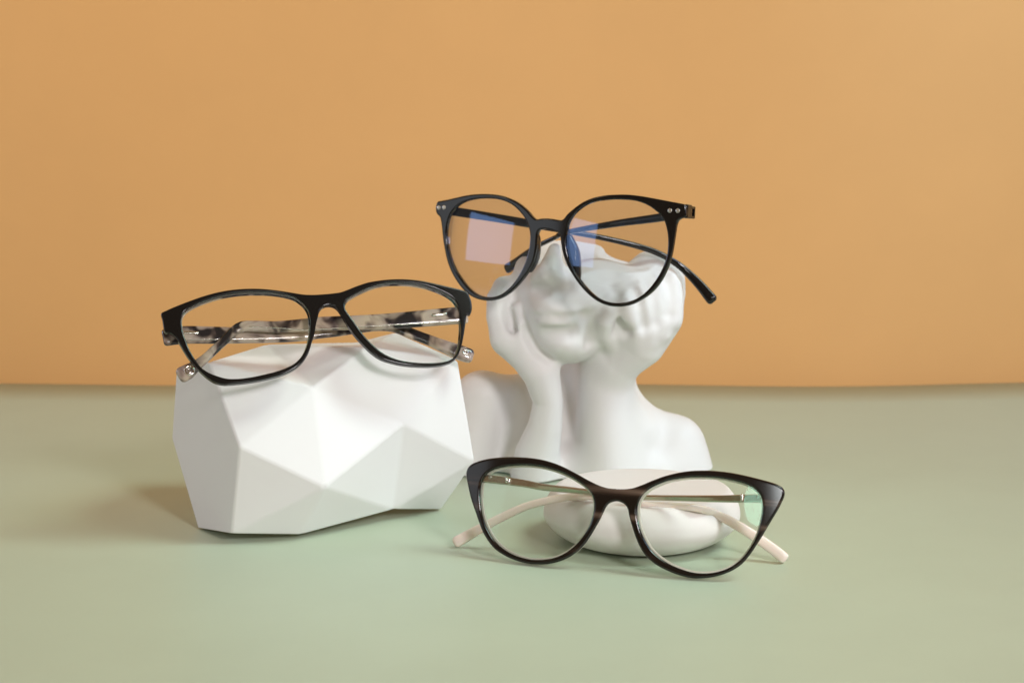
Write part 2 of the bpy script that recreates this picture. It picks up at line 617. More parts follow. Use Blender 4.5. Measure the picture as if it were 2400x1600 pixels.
# ---------------------------------------------------------------- the bust, grown from a distance field
class Field:
    def __init__(s, lo, hi, h):
        s.h = h
        s.lo = np.array(lo)
        ax = [np.arange(lo[i], hi[i] + h, h, dtype=np.float32) for i in range(3)]
        s.X, s.Y, s.Z = np.meshgrid(*ax, indexing='ij')
        s.d = np.full(s.X.shape, 1.0, np.float32)

    def cone(s, a, b, ra, rb):
        a, b = np.asarray(a), np.asarray(b)
        ab = b - a
        t = ((s.X - a[0]) * ab[0] + (s.Y - a[1]) * ab[1] + (s.Z - a[2]) * ab[2]) / (ab @ ab + 1e-12)
        t = np.clip(t, 0, 1)
        return np.sqrt((s.X - a[0] - ab[0]*t)**2 + (s.Y - a[1] - ab[1]*t)**2 + (s.Z - a[2] - ab[2]*t)**2) - (ra + (rb - ra) * t)

    def ell(s, c, r, yaw=0, roll=0):
        x, y, z = s.X - c[0], s.Y - c[1], s.Z - c[2]
        if yaw:
            cy, sy = math.cos(R(yaw)), math.sin(R(yaw))
            x, y = x * cy + y * sy, -x * sy + y * cy
        if roll:
            cr, sr = math.cos(R(roll)), math.sin(R(roll))
            x, z = x * cr + z * sr, -x * sr + z * cr
        k0 = np.sqrt((x/r[0])**2 + (y/r[1])**2 + (z/r[2])**2)
        k1 = np.sqrt((x/r[0]**2)**2 + (y/r[1]**2)**2 + (z/r[2]**2)**2)
        return k0 * (k0 - 1) / np.maximum(k1, 1e-6)

    def add(s, d, k):
        h = np.clip(.5 + .5 * (s.d - d) / k, 0, 1)
        s.d = s.d * (1 - h) + d * h - k * h * (1 - h)

    def sub(s, d, k):
        h = np.clip(.5 - .5 * (s.d + d) / k, 0, 1)
        s.d = s.d * (1 - h) + (-d) * h + k * h * (1 - h)

    def mesh(s):
        d = s.d
        nx, ny, nz = d.shape
        sg = d < 0
        c = [sg[i:nx-1+i, j:ny-1+j, k:nz-1+k] for i in (0, 1) for j in (0, 1) for k in (0, 1)]
        tot = sum(x.astype(np.int8) for x in c)
        act = (tot > 0) & (tot < 8)
        idx = np.full(act.shape, -1, np.int64)
        I = np.argwhere(act)
        idx[act] = np.arange(len(I))
        acc = np.zeros((len(I), 3)); cnt = np.zeros(len(I))
        co = [(i, j, k) for i in (0, 1) for j in (0, 1) for k in (0, 1)]
        for a in range(8):
            for b in range(a + 1, 8):
                if sum(abs(co[a][q] - co[b][q]) for q in range(3)) != 1:
                    continue
                da = d[I[:, 0]+co[a][0], I[:, 1]+co[a][1], I[:, 2]+co[a][2]].astype(float)
                db = d[I[:, 0]+co[b][0], I[:, 1]+co[b][1], I[:, 2]+co[b][2]].astype(float)
                m_ = (da < 0) != (db < 0)
                t = np.where(m_, da / np.where(m_, da - db, 1), 0)
                p = np.array(co[a]) + t[:, None] * (np.array(co[b]) - np.array(co[a]))
                acc += p * m_[:, None]
                cnt += m_
        V = s.lo + (I + acc / cnt[:, None]) * s.h
        F = []
        for ax in range(3):
            sl0 = [slice(1, -1)] * 3; sl1 = [slice(1, -1)] * 3
            sl0[ax] = slice(0, d.shape[ax] - 1); sl1[ax] = slice(1, d.shape[ax])
            ch = sg[tuple(sl0)] != sg[tuple(sl1)]
            E = np.argwhere(ch)
            off = np.ones(3, int); off[ax] = 0
            E = E + off
            b, c2 = [q for q in range(3) if q != ax]
            def cell(db, dc_):
                e = E.copy(); e[:, b] -= db; e[:, c2] -= dc_
                return idx[e[:, 0], e[:, 1], e[:, 2]]
            q = np.stack([cell(1, 1), cell(0, 1), cell(0, 0), cell(1, 0)], 1)
            F.append(q)
        F = np.concatenate(F)
        return V, F[(F >= 0).all(1)]

f = Field((-.045, .872, -.006), (.128, 1.03, .150), .00105)
def p(px, py, Y):
    return at_y(px, py, Y)
def rr(px, Y=.935):
    return px * Y / FPX
def C(a, b, ra, rb):
    return f.cone(p(*a), p(*b), rr(ra), rr(rb))
def E(c, rx, ryd, rz, yaw=0, roll=0):
    return f.ell(p(*c), (rr(rx), ryd, rr(rz)), yaw, roll)
def chain(pts):                                           # (px, py, Y, radius px) bones joined end to end
    d = None
    for a, b in zip(pts[:-1], pts[1:]):
        c = f.cone(p(*a[:3]), p(*b[:3]), rr(a[3]), rr(b[3]))
        d = c if d is None else np.minimum(d, c)
    return d
def SY(px, py):                                           # depth Y where the sight line first meets what is built so far
    for Y in np.arange(.880, 1.02, .0007):
        q = p(px, py, Y)
        i = np.round((q - f.lo) / f.h).astype(int)
        if (i >= 0).all() and (i < f.d.shape).all() and f.d[tuple(i)] < 0:
            return Y
    return .95
# torso and shoulders
f.add(E((1395, 1090, .972), 262, .036, 96), .004)
f.add(C((1126, 932, .968), (1088, 1110, .962), 66, 74), .010)              # left shoulder and upper arm
f.add(C((1150, 940, .980), (1360, 920, .985), 62, 62), .012)               # trapezius
f.add(C((1470, 985, .975), (1574, 1038, .972), 58, 64), .012)              # right shoulder
f.add(C((1586, 1044, .972), (1602, 1112, .968), 64, 74), .010)
f.add(C((1412, 850, .972), (1408, 960, .980), 76, 100), .010)
f.add(E((1330, 1010, .985), 215, .030, 120), .012)
f.add(C((1372, 850, .986), (1340, 940, .988), 62, 72), .008)
f.add(C((1442, 915, .958), (1484, 1010, .960), 32, 54), .010)
f.add(chain([(1420, 870, .952, 68), (1420, 960, .950, 70), (1432, 1140, .946, 84)]), .009)   # neck and right forearm
# head, cut at eye level and hollow
f2 = f.d; f.d = np.full(f.X.shape, 1.0, np.float32)
f.add(E((1326, 690, .958), 124, .048, 152), .004)
f.add(E((1455, 690, .958), 132, .044, 130), .010)
f.add(C((1308, 785, .934), (1335, 788, .936), 54, 54), .014)               # jaw
f.d = np.maximum(f.d, f.Z - (.1248 + (f.Y - .95) * .17))
f.sub(E((1478, 604, .962), 62, .030, 46), .010)
head = f.d; f.d = f2
f.add(head, .006)
f.add(C((1385, 700, .926), (1400, 660, .934), 46, 40), .014)               # cheeks
f.add(C((1242, 690, .946), (1252, 660, .948), 36, 32), .012)
def pad_on(px, py, rx, rz, ry, out, k, roll=0):           # a shallow swelling lying on the surface, `out` px proud
    f.add(E((px, py, SY(px, py) + ry - rr(out)), rx, ry, rz, 0, roll), k)
pad_on(1304, 722, 60, 52, .016, 6, .006)                  # upper lip area
pad_on(1326, 800, 46, 36, .013, 9, .006)                  # chin
# nose: a wedge that widens towards the wings
yn = SY(1290, 640)
f.add(chain([(1300, 586, yn + .003, 16), (1294, 618, yn - .002, 25), (1290, 638, yn - .0045, 31)]), .005)
f.add(C((1263, 648, yn), (1262, 651, yn), 18, 18), .006)
f.add(C((1316, 645, yn), (1318, 649, yn), 18, 18), .006)
q = [(px, py, SY(px, py) - rr(4), r_) for px, py, r_ in ((1252, 676, 6), (1270, 682, 9), (1290, 684, 7), (1310, 681, 9), (1326, 675, 6))]
f.sub(chain(q), .006)
# mouth: two soft lips with a long shallow line between them
pad_on(1310, 757, 42, 15, .006, 7, .005)
for px, py, rl in ((1288, 731, 7), (1328, 732, -7)):
    pad_on(px, py, 32, 9, .004, 3, .005, rl)
q = [(px, py, SY(px, py) - rr(.3 * r), r) for px, py, r in ((1252, 739, 1.5), (1268, 739.5, 2.6), (1288, 740, 3.6), (1306, 743, 4), (1326, 741.5, 3.6), (1348, 741, 2.8), (1366, 742, 2))]
f.sub(chain(q), .004)
Y = SY(1370, 747)
f.sub(C((1370, 742, Y - .0007), (1371, 752, Y - .0007), 5, 5), .007)
q = [(px, py, SY(px, py) - rr(1.4 * r_ - 4), r_) for px, py, r_ in ((1282, 774, 3), (1296, 779, 7), (1312, 780, 8), (1328, 778, 7), (1342, 773, 3))]
f.sub(chain(q), .008)
# left forearm and hand
f.add(chain([(1250, 1140, .944, 60), (1259, 1065, .940, 54), (1277, 1000, .935, 41), (1285, 940, .932, 35), (1268, 872, .931, 45), (1240, 832, .934, 47), (1204, 795, .937, 50)]), .006)
f.add(chain([(1180, 792, .932, 29), (1166, 742, .934, 27), (1165, 700, .937, 25), (1178, 672, .943, 22)]), .006)
f.add(C((1192, 790, .947), (1182, 690, .954), 28, 26), .006)
f.add(C((1190, 676, .944), (1196, 724, .9405), 22, 17), .006)
f.add(C((1200, 780, .960), (1195, 690, .968), 28, 26), .006)
f.add(chain([(1228, 806, .930, 20), (1219, 765, .928, 14), (1212, 722, .932, 11)]), .004)        # thumb along the jaw
f.add(chain([(1225, 655, .946, 21), (1229, 625, .950, 20), (1250, 620, .960, 19)]), .005)        # raised piece of temple
q = [(px, py, SY(px, py) - rr(1), r_) for px, py, r_ in ((1232, 772, 3), (1242, 794, 5), (1260, 822, 5), (1286, 838, 3))]
f.sub(chain(q), .005)                                     # crease where the palm meets the jaw
Y = SY(1194, 760)
f.sub(chain([(1202, 770, Y + .001, 9), (1197, 752, Y + .001, 8), (1194, 736, Y + .0005, 5)]), .005)
# right hand: heel, back of the hand, four fingers and the thumb
f.add(chain([(1448, 850, .943, 52), (1500, 800, .938, 62), (1540, 740, .938, 62), (1556, 690, .945, 50)]), .008)
f.add(C((1452, 660, .936), (1520, 642, .948), 24, 40), .010)
f.add(C((1520, 642, .948), (1562, 648, .955), 42, 38), .010)               # temple behind the fingertips
for pts, r0 in (([(1498, 800), (1486, 750), (1474, 706), (1462, 690)], 18), ([(1524, 796), (1518, 740), (1508, 690), (1496, 668)], 18),
                ([(1552, 780), (1551, 720), (1544, 672), (1534, 652)], 18), ([(1578, 750), (1583, 705), (1580, 668), (1572, 652)], 18)):
    q = []
    for i, (px, py) in enumerate(pts):
        q.append((px, py, SY(px, py) + rr(r0 - (1, 6, 11, 10)[i]), r0 - (0, 0, 1, 3)[i]))
    f.add(chain(q), .0045)
Y = SY(1456, 765)
f.sub(chain([(1446, 726, Y + .001, 5), (1452, 752, Y + .003, 10), (1460, 774, Y + .003, 14), (1444, 780, Y + .003, 10)]), .006)
q = [(px, py, SY(px, py) - rr(1), r_) for px, py, r_ in ((1380, 804, 5), (1386, 774, 8), (1396, 744, 8), (1412, 718, 6), (1440, 686, 4))]
f.sub(chain(q), .006)                                     # crease between cheek and thumb
q = [(px, py, SY(px, py) + rr(r_ - o_), r_) for px, py, r_, o_ in ((1436, 808, 20, 1), (1416, 780, 17, 9), (1417, 756, 15, 9), (1430, 730, 12, 5))]
f.add(chain(q), .003)
q = [(px, py, SY(px, py) - rr(3), 5) for px, py in ((1446, 680), (1470, 664), (1500, 648), (1524, 640), (1552, 640))]
f.sub(chain(q), .006)                                     # where the fingertips meet the temple
for pts in (((1494, 690), (1505, 730), (1511, 765)), ((1524, 672), (1535, 715), (1540, 755)), ((1556, 660), (1565, 700), (1567, 735))):
    q = [(px, py, SY(px, py) - rr(2.0), 3.0) for px, py in pts]
    f.sub(chain(q), .008)                                 # valleys between the fingers
# flat underside
f.d = np.maximum(f.d, .0008 - f.Z)
f.d = np.maximum(f.d, f.Y - 1.012)
V, F = f.mesh()
bust = mesh_obj('bust_figurine', V, F, m_bust)
del f, head, f2
tag(bust, 'matt white bust of a face resting both cheeks in its hands', 'bust')

# ---------------------------------------------------------------- lens, plastic and metal materials
def lens_mat(name, tint, base, top):
    m = bpy.data.materials.new(name)
    m.use_nodes = True
    nt = m.node_tree
    nt.nodes.remove(nt.nodes['Principled BSDF'])
    out = nt.nodes['Material Output']
    tr = N(m, 'ShaderNodeBsdfTransparent')
    tr.inputs['Color'].default_value = (.985, .985, .98, 1)
    gl = N(m, 'ShaderNodeBsdfGlossy')
    gl.inputs['Color'].default_value = (*tint, 1)
    gl.inputs['Roughness'].default_value = .02
    lw = N(m, 'ShaderNodeFresnel')
    lw.inputs['IOR'].default_value = 1.5
    mr = N(m, 'ShaderNodeMapRange')
    mr.inputs['From Min'].default_value = .04
    mr.inputs['From Max'].default_value = 1
    mr.inputs['To Min'].default_value = base
    mr.inputs['To Max'].default_value = top
    mx = N(m, 'ShaderNodeMixShader')
    L(m, lw.outputs[0], mr.inputs['Value'])
    L(m, mr.outputs[0], mx.inputs[0])
    L(m, tr.outputs[0], mx.inputs[1])
    L(m, gl.outputs[0], mx.inputs[2])
    L(m, mx.outputs[0], out.inputs['Surface'])
    return m
m_lens_blue = lens_mat('blue_coated_lens', (.34, .54, 1.0), .10, .5)
m_lens_green = lens_mat('green_coated_lens', (.45, 1.0, .80), .010, .5)

m_black = mat('black_acetate', (.005, .005, .0055), rough=.09, spec=.5)
add_bump(m_black, 250, .02, .0002)
m_satin = mat('satin_black_acetate', (.005, .005, .0055), rough=.13, spec=.5)
add_bump(m_satin, 250, .02, .0002)
m_steel = mat('polished_steel', (.78, .75, .70), rough=.18, metal=1)
m_rivet = mat('rivet_steel', (.62, .60, .56), rough=.3, metal=1)
m_gold = mat('champagne_metal', (.60, .53, .44), rough=.26, metal=1)
m_cream = mat('cream_acetate', (.84, .73, .66), rough=.22, spec=.5, sss=.3)
m_liner = mat('ivory_acetate', (.82, .76, .68), rough=.2, spec=.5)

def tortoise(name, scale, dark):
    m = mat(name, (.6, .5, .4), rough=.14, spec=.5, coat=.3)
    t = N(m, 'ShaderNodeTexCoord')
    n1 = N(m, 'ShaderNodeTexNoise'); n1.inputs['Scale'].default_value = scale; n1.inputs['Detail'].default_value = 2; n1.inputs['Roughness'].default_value = .45; n1.inputs['Distortion'].default_value = .6
    n2 = N(m, 'ShaderNodeTexNoise'); n2.inputs['Scale'].default_value = scale * .7; n2.inputs['Detail'].default_value = 2
    L(m, t.outputs['Object'], n1.inputs['Vector']); L(m, t.outputs['Object'], n2.inputs['Vector'])
    r1 = ramp(m, [(dark - .06, (.022, .019, .024)), (dark - .01, (.085, .062, .058)), (dark + .05, (.34, .275, .23)), (dark + .13, (.54, .455, .37))])
    r2 = ramp(m, [(.40, (.85, .82, .86)), (.62, (1.0, .96, .90))])
    mx = N(m, 'ShaderNodeMix', data_type='RGBA', blend_type='MULTIPLY')
    mx.inputs[0].default_value = 1
    L(m, n1.outputs['Fac'], r1.inputs[0]); L(m, n2.outputs['Fac'], r2.inputs[0])
    L(m, r1.outputs[0], mx.inputs[6]); L(m, r2.outputs[0], mx.inputs[7])
    L(m, mx.outputs[2], bsdf(m).inputs['Base Color'])
    return m
m_tort = tortoise('marbled_tortoiseshell', 95, .455)

# ---------------------------------------------------------------- A: rectangular black glasses with marbled temples, on the block
A = Glasses('eyeglasses', 'black rectangular eyeglasses with marbled cream temples perched on the faceted block', 740, 770, .822, 14, 29, 1.1)
a_outer = A1([(185, 555), (240, 525), (300, 497), (480, 425), (680, 355), (850, 310), (1000, 285), (1150, 273), (1300, 272), (1450, 283), (1600, 303), (1750, 328), (1830, 339), (1920, 342), (2060, 335)]) \
    + A2([(400, 325), (480, 313), (560, 285), (680, 238), (800, 200), (950, 175), (1100, 163), (1250, 165), (1400, 180), (1550, 210), (1700, 245), (1850, 280), (1920, 301), (1945, 320), (1968, 370), (1985, 420), (1993, 490), (1985, 540), (1972, 568), (1945, 566), (1930, 590), (1922, 640), (1912, 720), (1898, 810), (1880, 900), (1862, 970), (1835, 1035), (1795, 1085), (1735, 1122), (1650, 1148), (1500, 1163), (1350, 1161), (1200, 1146), (1050, 1114), (930, 1070), (830, 1000), (740, 912), (650, 812), (570, 702), (510, 602), (460, 522), (410, 476)]) \
    + A1([(2114, 463), (2070, 473), (2030, 497), (2002, 540), (1986, 600), (1966, 680), (1945, 800), (1911, 908), (1876, 1013), (1815, 1109), (1727, 1188), (1596, 1252), (1421, 1302), (1246, 1337), (1071, 1360), (900, 1369), (800, 1345), (720, 1297), (640, 1228), (560, 1143), (500, 1068), (450, 993), (400, 908), (350, 828), (295, 787), (245, 778), (222, 760), (208, 690), (197, 620)])
a_l = A1([(418, 640), (425, 590), (450, 545), (500, 500), (600, 445), (720, 400), (850, 360), (1000, 330), (1150, 315), (1300, 312), (1450, 318), (1600, 340), (1720, 375), (1800, 430), (1860, 500), (1890, 580), (1897, 680), (1893, 765), (1880, 855), (1852, 951), (1810, 1032), (1735, 1117), (1640, 1173), (1509, 1221), (1333, 1265), (1200, 1291), (1071, 1306), (941, 1304), (835, 1277), (735, 1237), (650, 1180), (590, 1105), (540, 1025), (500, 950), (470, 870), (440, 790), (425, 710)])
a_r = A2([(530, 470), (540, 420), (570, 385), (640, 340), (750, 285), (880, 235), (1020, 208), (1180, 203), (1330, 215), (1480, 245), (1620, 295), (1730, 350), (1790, 400), (1830, 470), (1852, 560), (1862, 660), (1862, 760), (1850, 880), (1835, 970), (1800, 1040), (1740, 1090), (1650, 1115), (1500, 1125), (1350, 1120), (1200, 1100), (1080, 1065), (970, 1010), (870, 930), (780, 840), (700, 740), (630, 640), (580, 570), (545, 520)])
ao, al, ar = A.contour(a_outer), A.contour(a_l), A.contour(a_r)
A.build_plate('frame_front', ao, [al, ar], 0, 3.6, .7, m_satin)
A.build_plate('frame_liner', offset2(ao, -.45), [offset2(al, -.4), offset2(ar, -.4)], 3.62, 4.5, .35, m_tort)
for h in (al, ar):
    A.build_lens(h, 1.6, 1.3, m_lens_green)

def temple_path(G, rows):
    """rows: (px, py, width px, w metres behind the front[, thickness mm])"""
    P = np.array([G.loc(r[0], r[1], r[3]) for r in rows])
    Wd = np.array([r[2] * px2m(G.world(q)) for r, q in zip(rows, P)])
    Th = np.array([(r[4] if len(r) > 4 else 3.2) / 1000 for r in rows])
    return P, Wd, Th
def rows(Z, lst, s):
    return [(*Z([(x, y)])[0], w / s, *rest) for x, y, w, *rest in lst]

ra_ = rows(A2, [(1905, 580, 205, .0095), (1780, 588, 205, .0095), (1500, 612, 200, .0100), (1000, 652, 185, .0105), (600, 668, 170, .0110), (250, 680, 165, .0115), (0, 700, 150, .0120)], 4.9) \
    + rows(A1, [(1500, 715, 135, .0125), (1250, 708, 130, .0128), (1110, 712, 125, .0130), (1030, 755, 112, .0130), (930, 855, 100, .0128), (800, 975, 100, .0126), (680, 1085, 105, .0125), (580, 1165, 130, .0125, 4.2), (500, 1225, 175, .0125, 4.8), (430, 1262, 185, .0125, 4.8)], 4.9)
ta = sweep(*temple_path(A, ra_), (0, 0, 1), m_tort, 'temple', A.root)
la_ = rows(A1, [(240, 835, 205, .0150), (440, 808, 213, .0152), (800, 810, 205, .0160), (1240, 812, 185, .0172), (1600, 805, 180, .0182), (1900, 785, 170, .0190)], 4.9) \
    + rows(A2, [(190, 775, 165, .0192), (460, 745, 160, .0200), (700, 712, 150, .0205), (900, 695, 140, .0208), (1080, 710, 130, .0210), (1280, 785, 125, .0210), (1500, 868, 125, .0208), (1700, 950, 150, .0206, 4.2), (1850, 1010, 175, .0205, 4.6), (1955, 1045, 165, .0205, 4.6)], 4.9)
tb = sweep(*temple_path(A, la_), (0, 0, 1), m_tort, 'temple', A.root)
def wire(G, lst, dw, m, parent, d=.45, name='core_wire'):
    P = np.array([G.loc(x, y, w - dw) for x, y, w in lst])
    return sweep(P, np.full(len(P), d / 1000), np.full(len(P), d / 1000), (0, 0, 1), m, name, parent, ns=8, power=2)
def wr(Z, lst):
    return [(*Z([(x, y)])[0], w) for x, y, w in lst]
wire(A, wr(A2, [(1840, 645, .0095), (1500, 668, .0100), (1000, 695, .0105), (600, 718, .0110), (150, 745, .0117)]) + wr(A1, [(1840, 750, .0120), (1500, 725, .0125), (1200, 710, .0128)]), .0016, m_steel, ta)
wire(A, wr(A1, [(460, 865, .0152), (850, 857, .0160), (1240, 850, .0172), (1600, 840, .0182), (1830, 830, .0188)]), .0016, m_steel, tb)
# hinge barrels: polished strips let into the temples
for Z, pts, wv, par in ((A2, [(1690, 566), (1610, 574), (1538, 580)], .0080, ta), (A1, [(452, 778), (530, 780), (604, 784)], .0136, tb)):
    P = np.array([A.loc(*Z([q])[0], wv) for q in pts])
    sweep(P, np.full(3, .0014), np.full(3, .0012), (0, 0, 1), m_steel, 'hinge', par, power=3)
# polished emblem on each tip
for Z, q, wv, par, rr_ in ((A1, (510, 1215), .0125, ta, .0021), (A2, (1915, 1005), .0205, tb, .0012)):
    c = A.loc(*Z([q])[0], wv - .0025)
    ring('tip_emblem', c, (0, 0, 1), rr_, rr_ * .26, m_steel, par)
    ring('tip_letter', c + np.array([0, 0, .0001]), (0, 0, 1), rr_ * .45, rr_ * .16, m_steel, par, arc=(50, 310))

# ---------------------------------------------------------------- B: round black glasses on the bust
B = Glasses('eyeglasses', 'round black eyeglasses with two silver rivets per corner resting on the nose of the bust', 1320, 560, .893, -26, 7, .9)
b_outer = B1([(125, 215), (160, 206), (220, 195), (350, 165), (480, 138), (600, 125), (720, 124), (850, 137), (950, 165), (1050, 210), (1130, 265), (1200, 330), (1258, 398), (1300, 424), (1340, 417), (1400, 413), (1480, 418), (1550, 430)]) \
    + B2([(180, 433), (208, 412), (240, 370), (300, 315), (370, 260), (450, 210), (550, 170), (680, 142), (800, 132), (950, 131), (1080, 143), (1200, 162), (1350, 190), (1480, 215), (1600, 238), (1640, 250), (1655, 280), (1660, 340), (1650, 395), (1620, 410), (1590, 418), (1560, 440), (1540, 490), (1525, 580), (1510, 680), (1490, 800), (1460, 920), (1420, 1030), (1370, 1130), (1300, 1230), (1220, 1310), (1120, 1380), (1020, 1430), (920, 1455), (820, 1460), (720, 1445), (620, 1405), (530, 1345), (450, 1270), (370, 1175), (300, 1070), (240, 960), (200, 850), (175, 740), (163, 640), (150, 590), (100, 570)]) \
    + B1([(1500, 562), (1430, 545), (1370, 543), (1335, 552), (1315, 580), (1305, 650), (1300, 740), (1285, 840), (1260, 930), (1210, 1030), (1150, 1115), (1060, 1220), (960, 1310), (850, 1370), (740, 1390), (640, 1380), (540, 1345), (440, 1270), (360, 1170), (290, 1050), (240, 920), (210, 790), (190, 670), (178, 560), (165, 450), (150, 395), (120, 365), (105, 330), (104, 270)])
b_l = B1([(700, 178), (820, 185), (920, 210), (1010, 255), (1080, 315), (1140, 385), (1180, 450), (1205, 520), (1220, 600), (1215, 720), (1195, 830), (1160, 940), (1110, 1050), (1040, 1160), (960, 1250), (880, 1310), (800, 1340), (720, 1345), (640, 1330), (560, 1290), (480, 1220), (410, 1130), (345, 1030), (295, 920), (258, 800), (235, 680), (232, 570), (245, 470), (272, 380), (328, 300), (400, 240), (490, 205), (590, 185)])
b_r = B2([(900, 192), (1020, 200), (1130, 228), (1220, 270), (1290, 320), (1350, 370), (1390, 430), (1420, 520), (1438, 620), (1440, 720), (1430, 830), (1400, 940), (1350, 1050), (1290, 1150), (1220, 1240), (1140, 1315), (1040, 1375), (940, 1405), (840, 1415), (740, 1405), (640, 1370), (550, 1310), (470, 1230), (390, 1130), (320, 1020), (270, 900), (240, 780), (230, 660), (240, 560), (265, 470), (310, 390), (380, 315), (470, 255), (570, 218), (700, 198), (800, 190)])
bo, bl, br = B.contour(b_outer), B.contour(b_l), B.contour(b_r)
B.build_plate('frame_front', bo, [bl, br], 0, 3.4, .9, m_black)
for h in (bl, br):
    B.build_lens(h, 1.3, 1.2, m_lens_blue, .0022)
for Z, q in ((B1, (143, 285)), (B1, (206, 284)), (B2, (1465, 321)), (B2, (1560, 323))):
    u, v = B.uv(*Z([q])[0])
    dome('rivet', (u, v, -B.bend(u)), (0, 0, 1), .00118, .00035, m_rivet, B.root)
lb_ = rows(B1, [(250, 320, 105, .0130), (330, 332, 108, .0135), (800, 405, 103, .0190), (1180, 470, 100, .0245)], 5.058) \
    + rows(B2, [(275, 570, 68, .034), (720, 655, 66, .046), (1100, 748, 70, .056), (1300, 815, 74, .062), (1450, 890, 76, .066), (1600, 990, 86, .070), (1800, 1180, 112, .073, 3.8), (1960, 1370, 135, .074, 4.2)], 5.057)
t1 = sweep(*temple_path(B, lb_), (.35, 0, 1), m_black, 'temple', B.root)
rb_ = rows(B2, [(1640, 345, 108, .0130), (1385, 398, 103, .0140), (850, 472, 84, .0190), (500, 530, 68, .0225), (280, 572, 60, .026), (150, 612, 55, .0285)], 5.057) \
    + rows(B1, [(1560, 622, 52, .0300), (1340, 728, 56, .0360), (1200, 820, 70, .0430), (1060, 930, 90, .0480), (965, 1005, 120, .052, 4)], 5.058)
t2 = sweep(*temple_path(B, rb_), (0, 0, 1), m_black, 'temple', B.root)
# right corner turned back, with the open hinge box behind it
u0, v0 = B.uv(*B2([(1652, 328)])[0])
bz = B.bend(u0)
rbox('endpiece', (u0 - .0006, v0, -(bz + .0052)), ((1, 0, 0), (0, 1, 0), (0, 0, 1)), (.0011, .0036, .0034), m_black, B.root, .0006)
hx = rbox('hinge', (u0 - .0004, v0 - .0002, -(bz + .0132)), ((1, 0, 0), (0, 1, 0), (0, 0, 1)), (.0008, .0031, .0006), m_black, B.root, .0003)
for sgn in (1, -1):
    rbox('hinge_lug', (u0 - .0004, v0 - .0002 + sgn * .0025, -(bz + .0106)), ((1, 0, 0), (0, 1, 0), (0, 0, 1)), (.0007, .0007, .0024), m_black, hx, .0002)
u1, v1 = B.uv(*B1([(120, 290)])[0])
rbox('endpiece', (u1 + .0012, v1, -(B.bend(u1) + .0055)), ((1, 0, 0), (0, 1, 0), (0, 0, 1)), (.0012, .0036, .0040), m_black, B.root, .0006)
# moulded nose pads
def pad(G, pts, w0, w1, m):
    P0_ = np.array([G.uv(*q, (w0 + w1) / 2) for q in pts])
    verts, faces = [], []
    C0 = catmull(P0_ * 1000, True, 1.0) / 1000
    c = C0.mean(0)
    n = len(C0)
    lev = [(0.80, w0), (1.0, w0 + .0012), (1.0, w0 + (w1 - w0) * .6), (.86, w1 - .0007), (.5, w1)]
    for k, (sc, w) in enumerate(lev):
        for q in C0:
            z = c + (q - c) * sc
            verts.append((z[0], z[1], -(w + G.bend(z[0]))))
    for k in range(len(lev) - 1):
        for i in range(n):
            j = (i + 1) % n
            faces.append((k*n+i, k*n+j, (k+1)*n+j, (k+1)*n+i))
    faces.append(tuple(range(n))); faces.append(tuple(range((len(lev)-1)*n, len(lev)*n)))
    return mesh_obj('nose_pad', verts, faces, m, G.root)
pad(B, B1([(1325, 590), (1338, 700), (1336, 800), (1318, 900), (1288, 985), (1240, 1055), (1215, 1040), (1255, 930), (1275, 800), (1285, 680), (1300, 600)]), .0012, .0075, m_black)
pad(B, B2([(285, 600), (340, 680), (385, 780), (403, 900), (408, 1020), (405, 1130), (380, 1130), (320, 1040), (262, 920), (228, 780), (235, 660)]), .0022, .0085, m_black)

# ---------------------------------------------------------------- C: cat-eye glasses standing on the table
Cg = Glasses('eyeglasses', 'dark brown streaked cat-eye eyeglasses with blush temple tips standing on the table', 1450, 1200, .772, -17, 17, 1.2)
c_outer = C1([(250, 290), (268, 256), (295, 229), (350, 200), (450, 170), (580, 150), (720, 142), (850, 145), (980, 155), (1100, 175), (1220, 210), (1320, 250), (1420, 300), (1540, 365), (1640, 420), (1740, 465), (1830, 490), (1920, 498)]) \
    + C2([(0, 483), (100, 485), (180, 477), (280, 445), (400, 395), (520, 350), (640, 318), (760, 295), (880, 285), (1020, 285), (1160, 295), (1300, 315), (1440, 345), (1560, 375), (1680, 408), (1770, 440), (1815, 470), (1836, 510), (1834, 560), (1810, 620), (1770, 700), (1710, 800), (1650, 900), (1590, 1000), (1520, 1110), (1450, 1210), (1380, 1290), (1290, 1355), (1180, 1405), (1070, 1435), (950, 1450), (850, 1450), (740, 1430), (620, 1390), (500, 1335), (400, 1270), (320, 1190), (260, 1090), (215, 980), (180, 870), (155, 780), (138, 700), (110, 655), (60, 625)]) \
    + C1([(1925, 636), (1880, 641), (1832, 663), (1800, 703), (1775, 755), (1740, 830), (1690, 920), (1630, 1020), (1560, 1120), (1480, 1200), (1380, 1265), (1270, 1310), (1150, 1335), (1030, 1340), (900, 1325), (780, 1290), (660, 1235), (560, 1165), (490, 1080), (430, 980), (390, 880), (355, 780), (320, 680), (290, 580), (265, 470), (248, 380), (244, 330)])
c_l = C1([(890, 235), (1020, 243), (1140, 265), (1260, 300), (1370, 345), (1470, 400), (1550, 455), (1610, 510), (1650, 570), (1668, 640), (1668, 720), (1650, 810), (1620, 900), (1570, 990), (1510, 1070), (1430, 1150), (1330, 1220), (1220, 1265), (1100, 1285), (980, 1285), (860, 1262), (750, 1220), (650, 1160), (570, 1085), (510, 1000), (460, 900), (425, 790), (407, 680), (400, 570), (407, 470), (430, 390), (476, 330), (548, 285), (640, 257), (760, 240)])
